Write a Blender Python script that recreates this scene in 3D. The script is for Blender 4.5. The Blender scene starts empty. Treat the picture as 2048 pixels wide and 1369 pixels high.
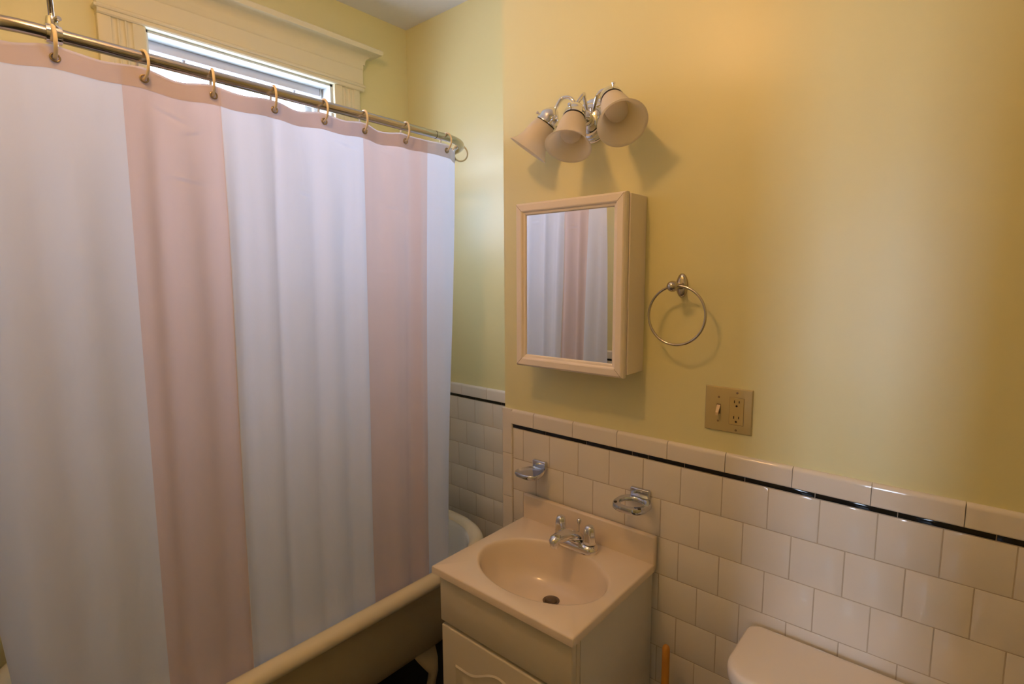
import bpy, bmesh, math, random
from math import sin, cos, pi, sqrt, exp
from mathutils import Vector, Matrix
random.seed(7)
S = bpy.context.scene
COL = S.collection
# ------------------------------------------------------------------ camera
cd = bpy.data.cameras.new('camera'); cam = bpy.data.objects.new('camera', cd); COL.objects.link(cam)
R = ((0.75879614, 0.65130658, -0.00530607), (-0.07415799, 0.09448463, 0.99276042), (-0.64709274, 0.75290929, -0.11999416))
m = Matrix.Identity(4)
for i in range(3):
    m[i][0] = R[0][i]; m[i][1] = R[1][i]; m[i][2] = -R[2][i]
m[0][3], m[1][3], m[2][3] = 1.09998, -1.34029, 1.60191
cam.matrix_world = m
cd.sensor_width = 36; cd.lens = 1062.84 / 2048 * 36; cd.clip_start = 0.02
S.camera = cam
# ------------------------------------------------------------------ light + exposure
S.view_settings.view_transform = 'Standard'; S.view_settings.look = 'None'
S.view_settings.gamma = 1; S.view_settings.use_curve_mapping = False
S.view_settings.exposure = 0.0
W = bpy.data.worlds.new('sky'); S.world = W; W.use_nodes = True
wb = W.node_tree.nodes['Background']; wb.inputs[0].default_value = (0.60, 0.715, 0.97, 1); wb.inputs[1].default_value = 15.2

def area(name, loc, rot, sx, sy, power, color, portal=False):
    l = bpy.data.lights.new(name, 'AREA'); l.shape = 'RECTANGLE'; l.size = sx; l.size_y = sy
    l.energy = power; l.color = color
    if portal: l.cycles.is_portal = True
    o = bpy.data.objects.new(name, l); COL.objects.link(o); o.location = loc; o.rotation_euler = rot
    return o
area('bath_window_portal', (-1.15, -0.405, 2.08), (0, -pi/2, 0), 0.66, 0.70, 1, (1, 1, 1), True)
# daylight from the window at the end of the hallway, arriving through the part-open door
area('hallway_daylight', (0.73, -4.12, 1.35), (pi / 2, 0, 0), 0.24, 1.6, 17, (0.74, 0.87, 1.0))

# ------------------------------------------------------------------ helpers
def newmat(name, color, rough=0.5, metal=0.0, coat=0.0, spec=0.5, bump=None, var=0.0, emit=None, varscale=6.0):
    mt = bpy.data.materials.new(name); mt.use_nodes = True
    nt = mt.node_tree; b = nt.nodes['Principled BSDF']
    b.inputs['Base Color'].default_value = (*color, 1); b.inputs['Roughness'].default_value = rough
    b.inputs['Metallic'].default_value = metal; b.inputs['Specular IOR Level'].default_value = spec
    b.inputs['Coat Weight'].default_value = coat; b.inputs['Coat Roughness'].default_value = 0.08
    tc = nt.nodes.new('ShaderNodeTexCoord')
    if var > 0:
        n = nt.nodes.new('ShaderNodeTexNoise'); n.inputs['Scale'].default_value = varscale; n.inputs['Detail'].default_value = 3
        nt.links.new(tc.outputs['Object'], n.inputs['Vector'])
        mx = nt.nodes.new('ShaderNodeMix'); mx.data_type = 'RGBA'
        mx.inputs[6].default_value = (*[c * (1 - var) for c in color], 1)
        mx.inputs[7].default_value = (*[min(1, c * (1 + var)) for c in color], 1)
        nt.links.new(n.outputs['Fac'], mx.inputs[0]); nt.links.new(mx.outputs[2], b.inputs['Base Color'])
    if bump:
        n2 = nt.nodes.new('ShaderNodeTexNoise'); n2.inputs['Scale'].default_value = bump[0]; n2.inputs['Detail'].default_value = 4
        nt.links.new(tc.outputs['Object'], n2.inputs['Vector'])
        bp = nt.nodes.new('ShaderNodeBump'); bp.inputs['Strength'].default_value = bump[1]; bp.inputs['Distance'].default_value = bump[2]
        nt.links.new(n2.outputs['Fac'], bp.inputs['Height']); nt.links.new(bp.outputs[0], b.inputs['Normal'])
    if emit:
        b.inputs['Emission Color'].default_value = (*emit[0], 1); b.inputs['Emission Strength'].default_value = emit[1]
    return mt

WALLC = (0.79, 0.745, 0.40)
M = {}
M['paint'] = newmat('wall_paint', WALLC, 0.38, spec=0.7, bump=(9, 0.10, 0.02), var=0.02, varscale=2)
M['ceil'] = newmat('ceiling_paint', (0.82, 0.83, 0.86), 0.7, bump=(6, 0.25, 0.02), var=0.03)
M['trim'] = newmat('trim_paint', (0.80, 0.75, 0.52), 0.42, bump=(30, 0.15, 0.004), var=0.02)
M['jamb'] = newmat('jamb_paint', (0.66, 0.69, 0.67), 0.4, bump=(30, 0.1, 0.004))
M['tile'] = newmat('white_tile', (0.80, 0.755, 0.68), 0.07, spec=0.5, bump=(14, 0.10, 0.004), var=0.025, varscale=9)
M['tileb'] = newmat('black_tile', (0.008, 0.008, 0.010), 0.06, spec=0.5)
M['grout'] = newmat('grout', (0.52, 0.45, 0.36), 0.9, var=0.15, varscale=25)
M['floor'] = newmat('floor_tile', (0.022, 0.018, 0.016), 0.35, var=0.3)
M['marble'] = newmat('cultured_marble', (0.84, 0.72, 0.57), 0.22, coat=0.3, var=0.03, varscale=12)
M['cab'] = newmat('cabinet_laminate', (0.74, 0.665, 0.51), 0.34, var=0.01)
M['cabside'] = newmat('cabinet_side_laminate', (0.74, 0.71, 0.63), 0.42, var=0.01)
M['chrome'] = newmat('chrome', (0.80, 0.80, 0.82), 0.07, 1.0)
M['chrome_dull'] = newmat('worn_chrome', (0.62, 0.64, 0.69), 0.13, 1.0)
M['rod'] = newmat('rod_steel', (0.50, 0.47, 0.44), 0.20, 1.0, bump=(40, 0.05, 0.002))
M['nickel'] = newmat('ring_metal', (0.55, 0.50, 0.45), 0.16, 1.0)
M['brass'] = newmat('grommet_metal', (0.42, 0.34, 0.22), 0.28, 1.0)
M['ring'] = newmat('ring_plastic', (0.86, 0.74, 0.52), 0.32, spec=0.5)
M['white'] = newmat('white_frame', (0.88, 0.80, 0.70), 0.33, bump=(60, 0.04, 0.002))
M['mirror'] = newmat('mirror_glass', (0.88, 0.89, 0.90), 0.01, 1.0)
M['dark'] = newmat('dark_gap', (0.02, 0.015, 0.01), 0.7)
M['plate'] = newmat('almond_plastic', (0.52, 0.43, 0.20), 0.38)
M['outlet'] = newmat('outlet_plastic', (0.52, 0.41, 0.17), 0.38)
M['toggle'] = newmat('toggle_plastic', (0.66, 0.50, 0.28), 0.32)
M['screw'] = newmat('screw_metal', (0.30, 0.22, 0.13), 0.4, 0.6)
M['hole'] = newmat('slot_dark', (0.012, 0.008, 0.005), 0.8)
M['tub'] = newmat('tub_enamel', (0.84, 0.84, 0.80), 0.12, coat=0.3)
M['tubout'] = newmat('tub_outer_paint', (0.62, 0.53, 0.35), 0.38, bump=(20, 0.1, 0.004))
M['rim'] = newmat('tub_rim_enamel', (0.84, 0.76, 0.58), 0.22)
M['porc'] = newmat('porcelain', (0.86, 0.80, 0.72), 0.14, coat=0.25)
M['bolt'] = newmat('socket_dark', (0.04, 0.03, 0.02), 0.5)
M['wood'] = newmat('plunger_wood', (0.62, 0.27, 0.035), 0.38, var=0.12, varscale=30)
M['rubber'] = newmat('plunger_rubber', (0.25, 0.03, 0.02), 0.5)
M['alum'] = newmat('headrail_metal', (0.62, 0.62, 0.64), 0.45)
M['cord'] = newmat('cord', (0.45, 0.45, 0.45), 0.8)
M['drain'] = newmat('drain_metal', (0.20, 0.15, 0.11), 0.35, 0.8)
M['halldoor'] = newmat('hall_paint', (0.80, 0.80, 0.80), 0.6)
M['lampmetal'] = newmat('fixture_metal', (0.7, 0.6, 0.4), 0.3, 1.0)
M['globe'] = newmat('lit_globe', (1, 0.9, 0.75), 0.4, emit=((1.0, 0.53, 0.205), 114))

def translucent(name, color, tr, rough=0.6, bump=None, spec=0.3):
    mt = bpy.data.materials.new(name); mt.use_nodes = True; nt = mt.node_tree
    b = nt.nodes['Principled BSDF']; out = nt.nodes['Material Output']
    b.inputs['Base Color'].default_value = (*color, 1); b.inputs['Roughness'].default_value = rough
    b.inputs['Specular IOR Level'].default_value = spec
    t = nt.nodes.new('ShaderNodeBsdfTranslucent'); t.inputs['Color'].default_value = (*color, 1)
    mx = nt.nodes.new('ShaderNodeMixShader'); mx.inputs[0].default_value = tr
    nt.links.new(b.outputs[0], mx.inputs[1]); nt.links.new(t.outputs[0], mx.inputs[2]); nt.links.new(mx.outputs[0], out.inputs[0])
    if bump:
        tc = nt.nodes.new('ShaderNodeTexCoord')
        mp = nt.nodes.new('ShaderNodeMapping'); mp.inputs['Scale'].default_value = (3, 3, 1.2)
        n = nt.nodes.new('ShaderNodeTexNoise'); n.inputs['Scale'].default_value = bump[0]; n.inputs['Detail'].default_value = 3; n.inputs['Distortion'].default_value = 1.0
        nt.links.new(tc.outputs['Object'], mp.inputs[0]); nt.links.new(mp.outputs[0], n.inputs['Vector'])
        bp = nt.nodes.new('ShaderNodeBump'); bp.inputs['Strength'].default_value = bump[1]; bp.inputs['Distance'].default_value = bump[2]
        nt.links.new(n.outputs['Fac'], bp.inputs['Height']); nt.links.new(bp.outputs[0], b.inputs['Normal'])
    return mt
M['cwhite'] = translucent('curtain_white', (0.78, 0.81, 0.93), 0.48, 0.55, (3.5, 0.25, 0.01))
M['cpink'] = translucent('curtain_pink', (0.72, 0.60, 0.60), 0.48, 0.5, (3.5, 0.25, 0.01))
M['frost'] = translucent('frosted_glass', (0.95, 0.90, 0.80), 0.5, 0.35, None, 0.5)
gm = bpy.data.materials.new('window_glass'); gm.use_nodes = True; nt = gm.node_tree
tb = nt.nodes.new('ShaderNodeBsdfTransparent'); gl = nt.nodes.new('ShaderNodeBsdfGlossy'); gl.inputs['Roughness'].default_value = 0.02
mx = nt.nodes.new('ShaderNodeMixShader'); mx.inputs[0].default_value = 0.06
nt.links.new(tb.outputs[0], mx.inputs[1]); nt.links.new(gl.outputs[0], mx.inputs[2]); nt.links.new(mx.outputs[0], nt.nodes['Material Output'].inputs[0])
M['glass'] = gm

ORIG = {}
def empty(name, loc, label, cat, group=None):
    o = bpy.data.objects.new(name, None); COL.objects.link(o); o.location = loc; o.empty_display_size = 0.05
    o['label'] = label; o['category'] = cat
    if group: o['group'] = group
    ORIG[o.name] = Vector(loc); return o
def obj(name, bm, mat, parent=None, smooth=False, label=None, recalc=True):
    """world-space bmesh -> object (parts get moved into their thing's frame)"""
    if recalc: bmesh.ops.recalc_face_normals(bm, faces=bm.faces[:])
    off = ORIG[parent.name] if parent is not None else Vector((0, 0, 0))
    if off.length > 0: bmesh.ops.translate(bm, vec=-off, verts=bm.verts[:])
    me = bpy.data.meshes.new(name); bm.to_mesh(me); bm.free()
    mats = mat if isinstance(mat, (list, tuple)) else [mat]
    for x in mats: me.materials.append(x)
    if smooth:
        for p in me.polygons: p.use_smooth = True
        if smooth != 'all':
            me.set_sharp_from_angle(angle=math.radians(smooth if smooth is not True else 40))
    o = bpy.data.objects.new(name, me); COL.objects.link(o)
    if parent is not None: o.parent = parent
    ORIG[o.name] = off
    if label: o['label'] = label
    return o
def tag(o, label, cat, group=None):
    o['label'] = label; o['category'] = cat
    if group: o['group'] = group
    return o
def struct(o): o['kind'] = 'structure'; return o
def B(): return bmesh.new()
def box(bm, x0, x1, y0, y1, z0, z1, bev=0, seg=2, mi=0):
    r = bmesh.ops.create_cube(bm, size=1.0); vs = r['verts']
    for v in vs:
        v.co = Vector(((x0 + x1) / 2 + v.co.x * (x1 - x0), (y0 + y1) / 2 + v.co.y * (y1 - y0), (z0 + z1) / 2 + v.co.z * (z1 - z0)))
    fs = set(f for v in vs for f in v.link_faces)
    for f in fs: f.material_index = mi
    if bev > 0:
        es = list(set(e for v in vs for e in v.link_edges))
        r2 = bmesh.ops.bevel(bm, geom=es, offset=bev, segments=seg, profile=0.5, affect='EDGES')
        for f in r2['faces']: f.material_index = mi
    return bm
def frame_axes(d):
    d = Vector(d).normalized(); u = Vector((0, 0, 1)) if abs(d.z) < 0.9 else Vector((1, 0, 0))
    a = d.cross(u).normalized(); b = d.cross(a).normalized(); return a, b, d
def lathe(bm, prof, o, d, n=32, flute=None):
    """prof: (radius, distance along d)"""
    a, b, d = frame_axes(d); o = Vector(o); rings = []
    for r, h in prof:
        if r < 1e-6: rings.append([bm.verts.new(o + d * h)])
        else:
            ring = []
            for k in range(n):
                t = 2 * pi * k / n; rr = r * (1 + (flute * cos(t * n / 2)) if flute else 1)
                ring.append(bm.verts.new(o + d * h + a * rr * cos(t) + b * rr * sin(t)))
            rings.append(ring)
    for p, q in zip(rings, rings[1:]):
        if len(p) == 1 and len(q) == 1: continue
        for k in range(n):
            k2 = (k + 1) % n
            if len(p) == 1: bm.faces.new((p[0], q[k], q[k2]))
            elif len(q) == 1: bm.faces.new((p[k], q[0], p[k2]))
            else: bm.faces.new((p[k], q[k], q[k2], p[k2]))
    return bm
def tube(bm, pts, r, n=12, closed=False, caps=True):
    pts = [Vector(p) for p in pts]; N = len(pts); rings = []; prev = None
    for i in range(N):
        if closed: t = (pts[(i + 1) % N] - pts[i - 1]).normalized()
        else: t = (pts[min(i + 1, N - 1)] - pts[max(i - 1, 0)]).normalized()
        if prev is None: a, b, _ = frame_axes(t)
        else:
            a = prev - t * prev.dot(t); a.normalize(); b = t.cross(a)
        prev = a; rr = r[i] if isinstance(r, (list, tuple)) else r
        rings.append([bm.verts.new(pts[i] + (a * cos(2 * pi * k / n) + b * sin(2 * pi * k / n)) * rr) for k in range(n)])
    for i in range(N if closed else N - 1):
        p, q = rings[i], rings[(i + 1) % N]
        for k in range(n): bm.faces.new((p[k], p[(k + 1) % n], q[(k + 1) % n], q[k]))
    if not closed and caps:
        bm.faces.new(rings[0][::-1]); bm.faces.new(rings[-1])
    return bm
def bez(pts, n=16):
    """Catmull-Rom through pts"""
    P = [Vector(p) for p in pts]; P = [2 * P[0] - P[1]] + P + [2 * P[-1] - P[-2]]; out = []
    for i in range(1, len(P) - 2):
        for k in range(n):
            t = k / n; a, b, c, d = P[i - 1], P[i], P[i + 1], P[i + 2]
            out.append(0.5 * ((2 * b) + (c - a) * t + (2 * a - 5 * b + 4 * c - d) * t * t + (3 * b - a - 3 * c + d) * t ** 3))
    out.append(P[-2]); return out
def loft(bm, rings, cap0=True, cap1=True, mi=0):
    vs = [[bm.verts.new(p) for p in r] for r in rings]; n = len(vs[0])
    for p, q in zip(vs, vs[1:]):
        for k in range(n):
            f = bm.faces.new((p[k], p[(k + 1) % n], q[(k + 1) % n], q[k])); f.material_index = mi
    if cap0: bm.faces.new(vs[0][::-1]).material_index = mi
    if cap1: bm.faces.new(vs[-1]).material_index = mi
    return bm
def rrect(x0, x1, y0, y1, r, z, n=6, ax='z'):
    out = []
    for cx, cy, a0 in ((x1 - r, y1 - r, 0), (x0 + r, y1 - r, pi / 2), (x0 + r, y0 + r, pi), (x1 - r, y0 + r, 1.5 * pi)):
        for k in range(n + 1):
            a = a0 + pi / 2 * k / n; out.append(Vector((cx + r * cos(a), cy + r * sin(a), z)))
    return out

# ------------------------------------------------------------------ room shell
XW, YE, YN, XR, ZC = -0.961, 0.319, -1.68, 2.05, 2.736
XC = -0.088           # outside corner of the wall the vanity stands at
T = 0.12
bm = B(); box(bm, -1.4, XR + T, -4.3, YE + T, -0.12, 0); struct(obj('floor', bm, M['floor']))
bm = B(); box(bm, XW - 0.3, XR + T, YN - T, YE + T, ZC, ZC + 0.1); struct(obj('ceiling', bm, M['ceil']))
# window wall with opening
WY0, WY1, WZ0, WZ1 = -0.738, -0.072, 1.76, 2.398
bm = B()
box(bm, XW - 0.16, XW, YN - T, WY0, 0, ZC); box(bm, XW - 0.16, XW, WY1, YE + T, 0, ZC)
box(bm, XW - 0.16, XW, WY0, WY1, 0, WZ0); box(bm, XW - 0.16, XW, WY0, WY1, WZ1, ZC)
struct(obj('wall_left', bm, M['paint']))
bm = B(); box(bm, XW, XC + 0.05, YE, YE + T, 0, ZC); wend = struct(obj('wall_front', bm, M['paint']))
# projecting wall behind vanity, soft outside corner
bm = B(); box(bm, XC, XR, 0, YE + T, 0, ZC)
es = [e for e in bm.edges if all(abs(v.co.x - XC) < 1e-6 and abs(v.co.y) < 1e-6 for v in e.verts)]
bmesh.ops.bevel(bm, geom=es, offset=0.004, segments=3, affect='EDGES')
wr = struct(obj('wall_right', bm, M['paint'], smooth=30))
bm = B(); box(bm, XR, XR + T, YN - T, YE, 0, ZC); struct(obj('wall_side', bm, M['paint']))
DX0, DX1, DZ = 0.20, 0.93, 2.03
bm = B(); box(bm, XW, DX0, YN - T, YN, 0, ZC); box(bm, DX1, XR, YN - T, YN, 0, ZC); box(bm, DX0, DX1, YN - T, YN, DZ, ZC)
wn = struct(obj('wall_back', bm, M['paint']))
# doorway casing
bm = B()
for (a, b_, c, d) in ((DX0 - 0.10, DX0, 0, DZ + 0.10), (DX1, DX1 + 0.10, 0, DZ + 0.10), (DX0, DX1, DZ, DZ + 0.10)):
    box(bm, a, b_, YN, YN + 0.022, c, d, 0.005)
struct(obj('trim_1', bm, M['trim']))
# hallway beyond the doorway (seen only as reflections and light)
HY = -4.2
bm = B()
box(bm, -1.3, 0.60, HY - 0.08, HY, 0, 2.5); box(bm, 0.86, XR, HY - 0.08, HY, 0, 2.5)
box(bm, 0.60, 0.86, HY - 0.08, HY, 0, 0.53); box(bm, 0.60, 0.86, HY - 0.08, HY, 2.12, 2.5)
box(bm, XR, XR + 0.08, HY, YN - T, 0, 2.5); box(bm, -1.38, -1.3, HY, YN - T, 0, 2.5)
box(bm, -1.38, XR + 0.08, HY - 0.08, YN - T, 2.5, 2.58)
box(bm, -1.3, XW - 0.16, YN - T, YN - T + 0.05, 0, 2.5)
struct(obj('wall_hall', bm, M['halldoor']))
bm = B(); box(bm, 0.56, 0.60, HY, HY + 0.02, 0.49, 2.16, 0.003); box(bm, 0.86, 0.90, HY, HY + 0.02, 0.49, 2.16, 0.003); box(bm, 0.60, 0.86, HY, HY + 0.02, 0.49, 0.53, 0.003); box(bm, 0.60, 0.86, HY, HY + 0.02, 2.12, 2.16, 0.003)
struct(obj('window_2', bm, M['halldoor']))
bm = B(); box(bm, DX0 + 0.003, 0.752, YN - 0.055, YN - 0.015, 0.01, DZ - 0.004, 0.003); struct(obj('door_1', bm, M['trim']))

# ------------------------------------------------------------------ tiling
P = 0.1095
def tile_piece(bm, o, ux, uz, n, w, h, dep=0.006, r=0.0022, tilt=0.0012, mi=0):
    """one pillow-edged tile; o = lower left corner on wall, ux/uz unit dirs, n outward normal"""
    g = 0.0007; prof = ((g, 0.0), (g, dep - r), (g + 0.3 * r, dep - 0.3 * r), (g + 1.3 * r, dep))
    tx, tz = random.gauss(0, tilt), random.gauss(0, tilt); rings = []
    for ins, d in prof:
        c = []
        for a, b_ in ((ins, ins), (w - ins, ins), (w - ins, h - ins), (ins, h - ins)):
            dd = d + ((a - w / 2) * tx + (b_ - h / 2) * tz if d > 0 else 0)
            c.append(o + ux * a + uz * b_ + n * dd)
        rings.append(c)
    loft(bm, rings, False, True, mi)
def cap_piece(bm, o, ux, uz, n, w, h, dep=0.011, mi=0, mitre0=0.0):
    """bullnose piece, rounded over at its top edge"""
    g = 0.0008; pr = [(0.0006, 0.0), (0.0006, dep - 0.002), (0.003, dep)]
    for k in range(7):
        a = pi / 2 * k / 6; rr = dep - 0.001; pr.append((h - rr + rr * sin(a), dep - rr + rr * cos(a)))
    pr.append((h, 0.0))
    tx = random.gauss(0, 0.004)
    left, right = [], []
    for zz, d in pr:
        mleft = mitre0 * zz / h
        for lst, xx in ((left, g + (mitre0 - mleft if mitre0 > 0 else 0)), (right, w - g)):
            lst.append(bm.verts.new(o + ux * xx + uz * zz + n * (d + (xx - w / 2) * tx if d > 0 else 0)))
    for k in range(len(pr) - 1): bm.faces.new((left[k], right[k], right[k + 1], left[k + 1])).material_index = mi
    bm.faces.new(left[::-1]).material_index = mi; bm.faces.new(right).material_index = mi
def wainscot(parent, org, ux, n, L0, L1, zrow1, off_odd, capoff, lineroff, extra=None, stile=False):
    ux = Vector(ux); n = Vector(n); uz = Vector((0, 0, 1)); org = Vector(org)
    def pt(s, z): return org + ux * s + uz * z
    # grout bed
    top = zrow1 + 0.170
    bm = B(); rings = []
    c = [pt(L0, 0), pt(L1, 0), pt(L1, top - 0.004), pt(L0, top - 0.004)]
    loft(bm, [[p + n * 0.0002 for p in c], [p + n * 0.0048 for p in c]])
    obj('grout', bm, M['grout'], parent)
    T0 = L0 + (0.049 if stile else 0)
    bm = B(); row = 0; z = zrow1
    while z > -P + 0.01:
        s = off_odd[row % 2] - 60 * P; zz0 = max(z, 0.0); hh = (zrow1 + 0.106 - zz0) if row == 0 else (z + P - zz0)
        if row == 0: hh = 0.1055
        while s < L1:
            a, b_ = max(s, T0), min(s + P, L1)
            if b_ - a > 0.012: tile_piece(bm, pt(a, zz0), ux, uz, n, b_ - a, hh)
            s += P
        row += 1; z -= P
    obj('tile_field', bm, M['tile'], parent, smooth=25)
    zl = zrow1 + 0.1062
    bm = B(); s = lineroff - 20 * 0.1541
    while s < L1:
        a, b_ = max(s, T0), min(s + 0.1541, L1)
        if b_ - a > 0.01:
            if extra and a < extra < b_:
                tile_piece(bm, pt(a, zl), ux, uz, n, extra - a, 0.0125, 0.0068, 0.0015, 0.001)
                tile_piece(bm, pt(extra, zl), ux, uz, n, b_ - extra, 0.0125, 0.0068, 0.0015, 0.001)
            else: tile_piece(bm, pt(a, zl), ux, uz, n, b_ - a, 0.0125, 0.0068, 0.0015, 0.001)
        s += 0.1541
    obj('black_liner', bm, M['tileb'], parent, smooth=25)
    zc = zl + 0.0128
    bm = B(); s = capoff - 20 * 0.1541; first = True
    while s < L1:
        a, b_ = max(s, L0), min(s + 0.1541, L1)
        if b_ - a > 0.01:
            cap_piece(bm, pt(a, zc), ux, uz, n, b_ - a, 0.051, mitre0=0.049 if (stile and first) else 0)
            first = False
        s += 0.1541
    if stile:
        # vertical bullnose column down the outside corner; local 'up' is towards the corner
        z1 = zc + 0.051; k = 0
        while z1 > 0.02:
            z0 = max(0, z1 - 0.1541) if k else z1 - 0.155
            # ux -> down direction, uz -> towards corner (-ux)
            cap_piece(bm, org + ux * (L0 + 0.049) + uz * z1, -uz, -ux, n, z1 - z0, 0.049, mitre0=0.0)
            z1 = z0; k += 1
    obj('cap_tile', bm, M['tile'], parent, smooth=25)
Z1 = 0.990
wainscot(wr, (0, 0, 0), (1, 0, 0), (0, -1, 0), XC - 0.006, XR, Z1, (0.0, P / 2), 0.0466, 0.0945, 0.452, True)
wainscot(wend, (0, YE, 0), (1, 0, 0), (0, -1, 0), XW, XC, Z1 - 0.035, (-0.652, -0.652 + P / 2), -0.619, -0.538)
wainscot(wn, (0, YN, 0), (-1, 0, 0), (0, 1, 0), -DX0 + 0.10, -XW, Z1, (0.0, P / 2), 0.03, 0.06)

# ------------------------------------------------------------------ window
bm = B(); xo = XW - 0.16
box(bm, xo, XW + 0.002, WY0 - 0.002, WY0 + 0.012, WZ0, WZ1); box(bm, xo, XW + 0.002, WY1 - 0.012, WY1 + 0.002, WZ0, WZ1)
box(bm, xo, XW + 0.002, WY0, WY1, WZ1 - 0.010, WZ1 + 0.002); box(bm, xo, XW + 0.03, WY0 - 0.02, WY1 + 0.02, WZ0 - 0.025, WZ0, 0.004)
# blind stops: narrow step in the reveal
for x0 in (-1.085,):
    box(bm, x0, x0 + 0.018, WY0, WY0 + 0.026, WZ0, WZ1); box(bm, x0, x0 + 0.018, WY1 - 0.026, WY1, WZ0, WZ1); box(bm, x0, x0 + 0.018, WY0, WY1, WZ1 - 0.022, WZ1)
win = struct(obj('window_1', bm, M['jamb']))
bm = B()
for (z0, z1, xs) in ((2.06, WZ1 - 0.012, -1.115), (WZ0, 2.095, -1.10)):
    y0, y1 = WY0 + 0.012, WY1 - 0.012
    box(bm, xs, xs + 0.012, y0, y0 + 0.035, z0, z1); box(bm, xs, xs + 0.012, y1 - 0.035, y1, z0, z1)
    box(bm, xs, xs + 0.012, y0, y1, z0, z0 + 0.035); box(bm, xs, xs + 0.012, y0, y1, z1 - 0.03, z1)
obj('sash', bm, M['jamb'], win)
bm = B(); box(bm, -1.110, -1.107, WY0 + 0.03, WY1 - 0.03, 2.08, WZ1 - 0.03); box(bm, -1.095, -1.092, WY0 + 0.03, WY1 - 0.03, WZ0 + 0.02, 2.08)
obj('pane', bm, M['glass'], win)
# casing: fluted side boards + entablature
def extrude_profile(bm, prof, axis, a0, a1, org):
    """prof in (out, up/side) ; axis 'z' or 'y'"""
    r0, r1 = [], []
    for lst, a in ((r0, a0), (r1, a1)):
        for o_, s in prof:
            lst.append(Vector((XW + o_, org + s, a)) if axis == 'z' else Vector((XW + o_, a, org + s)))
    loft(bm, [r0, r1])
def casing(name, y0, y1):
    w = y1 - y0; pr = [(-0.001, 0), (0.020, 0.0), (0.022, 0.003), (0.022, 0.030)]
    for c in (0.042, 0.062, 0.082):
        for k in range(7):
            a = pi * k / 6; pr.append((0.022 - 0.006 * sin(a), c - 0.008 * cos(a)))
    pr += [(0.022, w - 0.003), (0.020, w), (-0.001, w)]
    bm = B(); extrude_profile(bm, pr, 'z', WZ0 - 0.12, WZ1 + 0.001, y0)
    return struct(obj(name, bm, M['trim'], smooth=35))
casing('trim_2', WY0 - 0.123, WY0 + 0.002); casing('trim_3', WY1 - 0.002, WY1 + 0.118)
bm = B(); ya, yb = -0.862, 0.062
ZB = WZ1 - 0.002
pr = [(0, 0), (0.026, 0), (0.030, 0.004), (0.031, 0.012), (0.030, 0.014), (0.034, 0.016), (0.036, 0.020), (0.035, 0.025), (0.027, 0.029), (0.024, 0.031), (0.024, 0.088), (0.026, 0.090), (0.028, 0.095), (0.030, 0.110)]
extrude_profile(bm, [(-0.001, 0)] + pr[1:] + [(-0.001, 0.110)], 'y', ya, yb, ZB)
# crown: profile returns round both ends
cr = [(0.030, 0.108), (0.031, 0.116)]
for k in range(9):
    a = pi / 2 * k / 8; cr.append((0.031 + 0.045 * (1 - cos(a)), 0.118 + 0.030 * sin(a)))
cr += [(0.082, 0.150), (0.086, 0.156), (0.086, 0.166), (0.082, 0.170)]
rings = []
for o_, s in cr:
    e = o_ - 0.022
    rings.append([Vector((XW - 0.001, ya - e, ZB + s)), Vector((XW + o_, ya - e, ZB + s)), Vector((XW + o_, yb + e, ZB + s)), Vector((XW - 0.001, yb + e, ZB + s))])
loft(bm, rings)
box(bm, XW - 0.001, XW + 0.034, ya - 0.008, yb + 0.008, ZB + 0.0142, ZB + 0.026, 0.004)
struct(obj('trim_4', bm, M['trim'], smooth=35))

bl = empty('window_blind', (-1.03, (WY0 + WY1) / 2, 2.36), 'raised blind headrail, grey metal, across the top of the window opening', 'blind')
bm = B(); box(bm, -1.055, -1.020, WY0 + 0.016, WY1 - 0.022, 2.358, 2.388, 0.003); obj('headrail', bm, M['alum'], bl, smooth=30)
bm = B(); box(bm, -1.062, -1.016, WY1 - 0.0215, WY1 - 0.0165, 2.350, 2.390, 0.002); obj('end_bracket', bm, M['jamb'], bl)
bm = B(); box(bm, -1.062, -1.016, WY0 + 0.012, WY0 + 0.0155, 2.350, 2.390, 0.001); obj('end_bracket', bm, M['jamb'], bl)
for yc in (-0.60, -0.20):
    bm = B(); tube(bm, [(-1.035, yc, 2.360), (-1.035, yc, 1.82)], 0.0012, 6); 
    lathe(bm, [(0.0, 0), (0.006, 0.001), (0.0015, 0.018), (0, 0.019)], (-1.035, yc, 2.359), (0, 0, -1), 8); obj('cord', bm, M['cord'], bl)
bm = B(); box(bm, -1.05, -1.025, WY0 + 0.02, WY1 - 0.02, 1.80, 1.82, 0.003); obj('bottom_rail', bm, M['jamb'], bl)

# ------------------------------------------------------------------ bathtub
TX, TY0, TY1, TH = -0.570, -1.31, 0.208, 0.360
tub = empty('bathtub', (TX, -0.55, 0), 'cream claw-foot bathtub with rolled rim, under the shower curtain', 'bathtub')
def tubring(ins, z, n=96, q=2.35):
    out = []; hw = TH - ins; yc0 = TY0 + TH; yc1 = TY1 - TH; hl = TH - ins
    for k in range(n):
        a = 2 * pi * k / n; c, s = cos(a), sin(a)
        x = hw * abs(c) ** (2 / q) * (1 if c >= 0 else -1); y = hl * abs(s) ** (2 / q) * (1 if s >= 0 else -1)
        yy = (yc1 if s > 0 else yc0) + y if abs(s) > 1e-9 else yc1
        out.append(Vector((TX + x - 0.022 * (-(yy) + 0.2) / 1.0 * 0.6 * (1 if x > 0 else 0), yy, z)))
    return out
bm = B(); loft(bm, [tubring(i, z) for i, z in ((0.030, 0.553), (0.042, 0.540), (0.050, 0.45), (0.060, 0.36), (0.080, 0.285), (0.110, 0.235), (0.150, 0.200), (0.210, 0.180), (0.30, 0.172))], False, True)
shell = obj('outer_shell', bm, M['tubout'], tub, smooth='all', label='cream painted outside of the tub')
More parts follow.
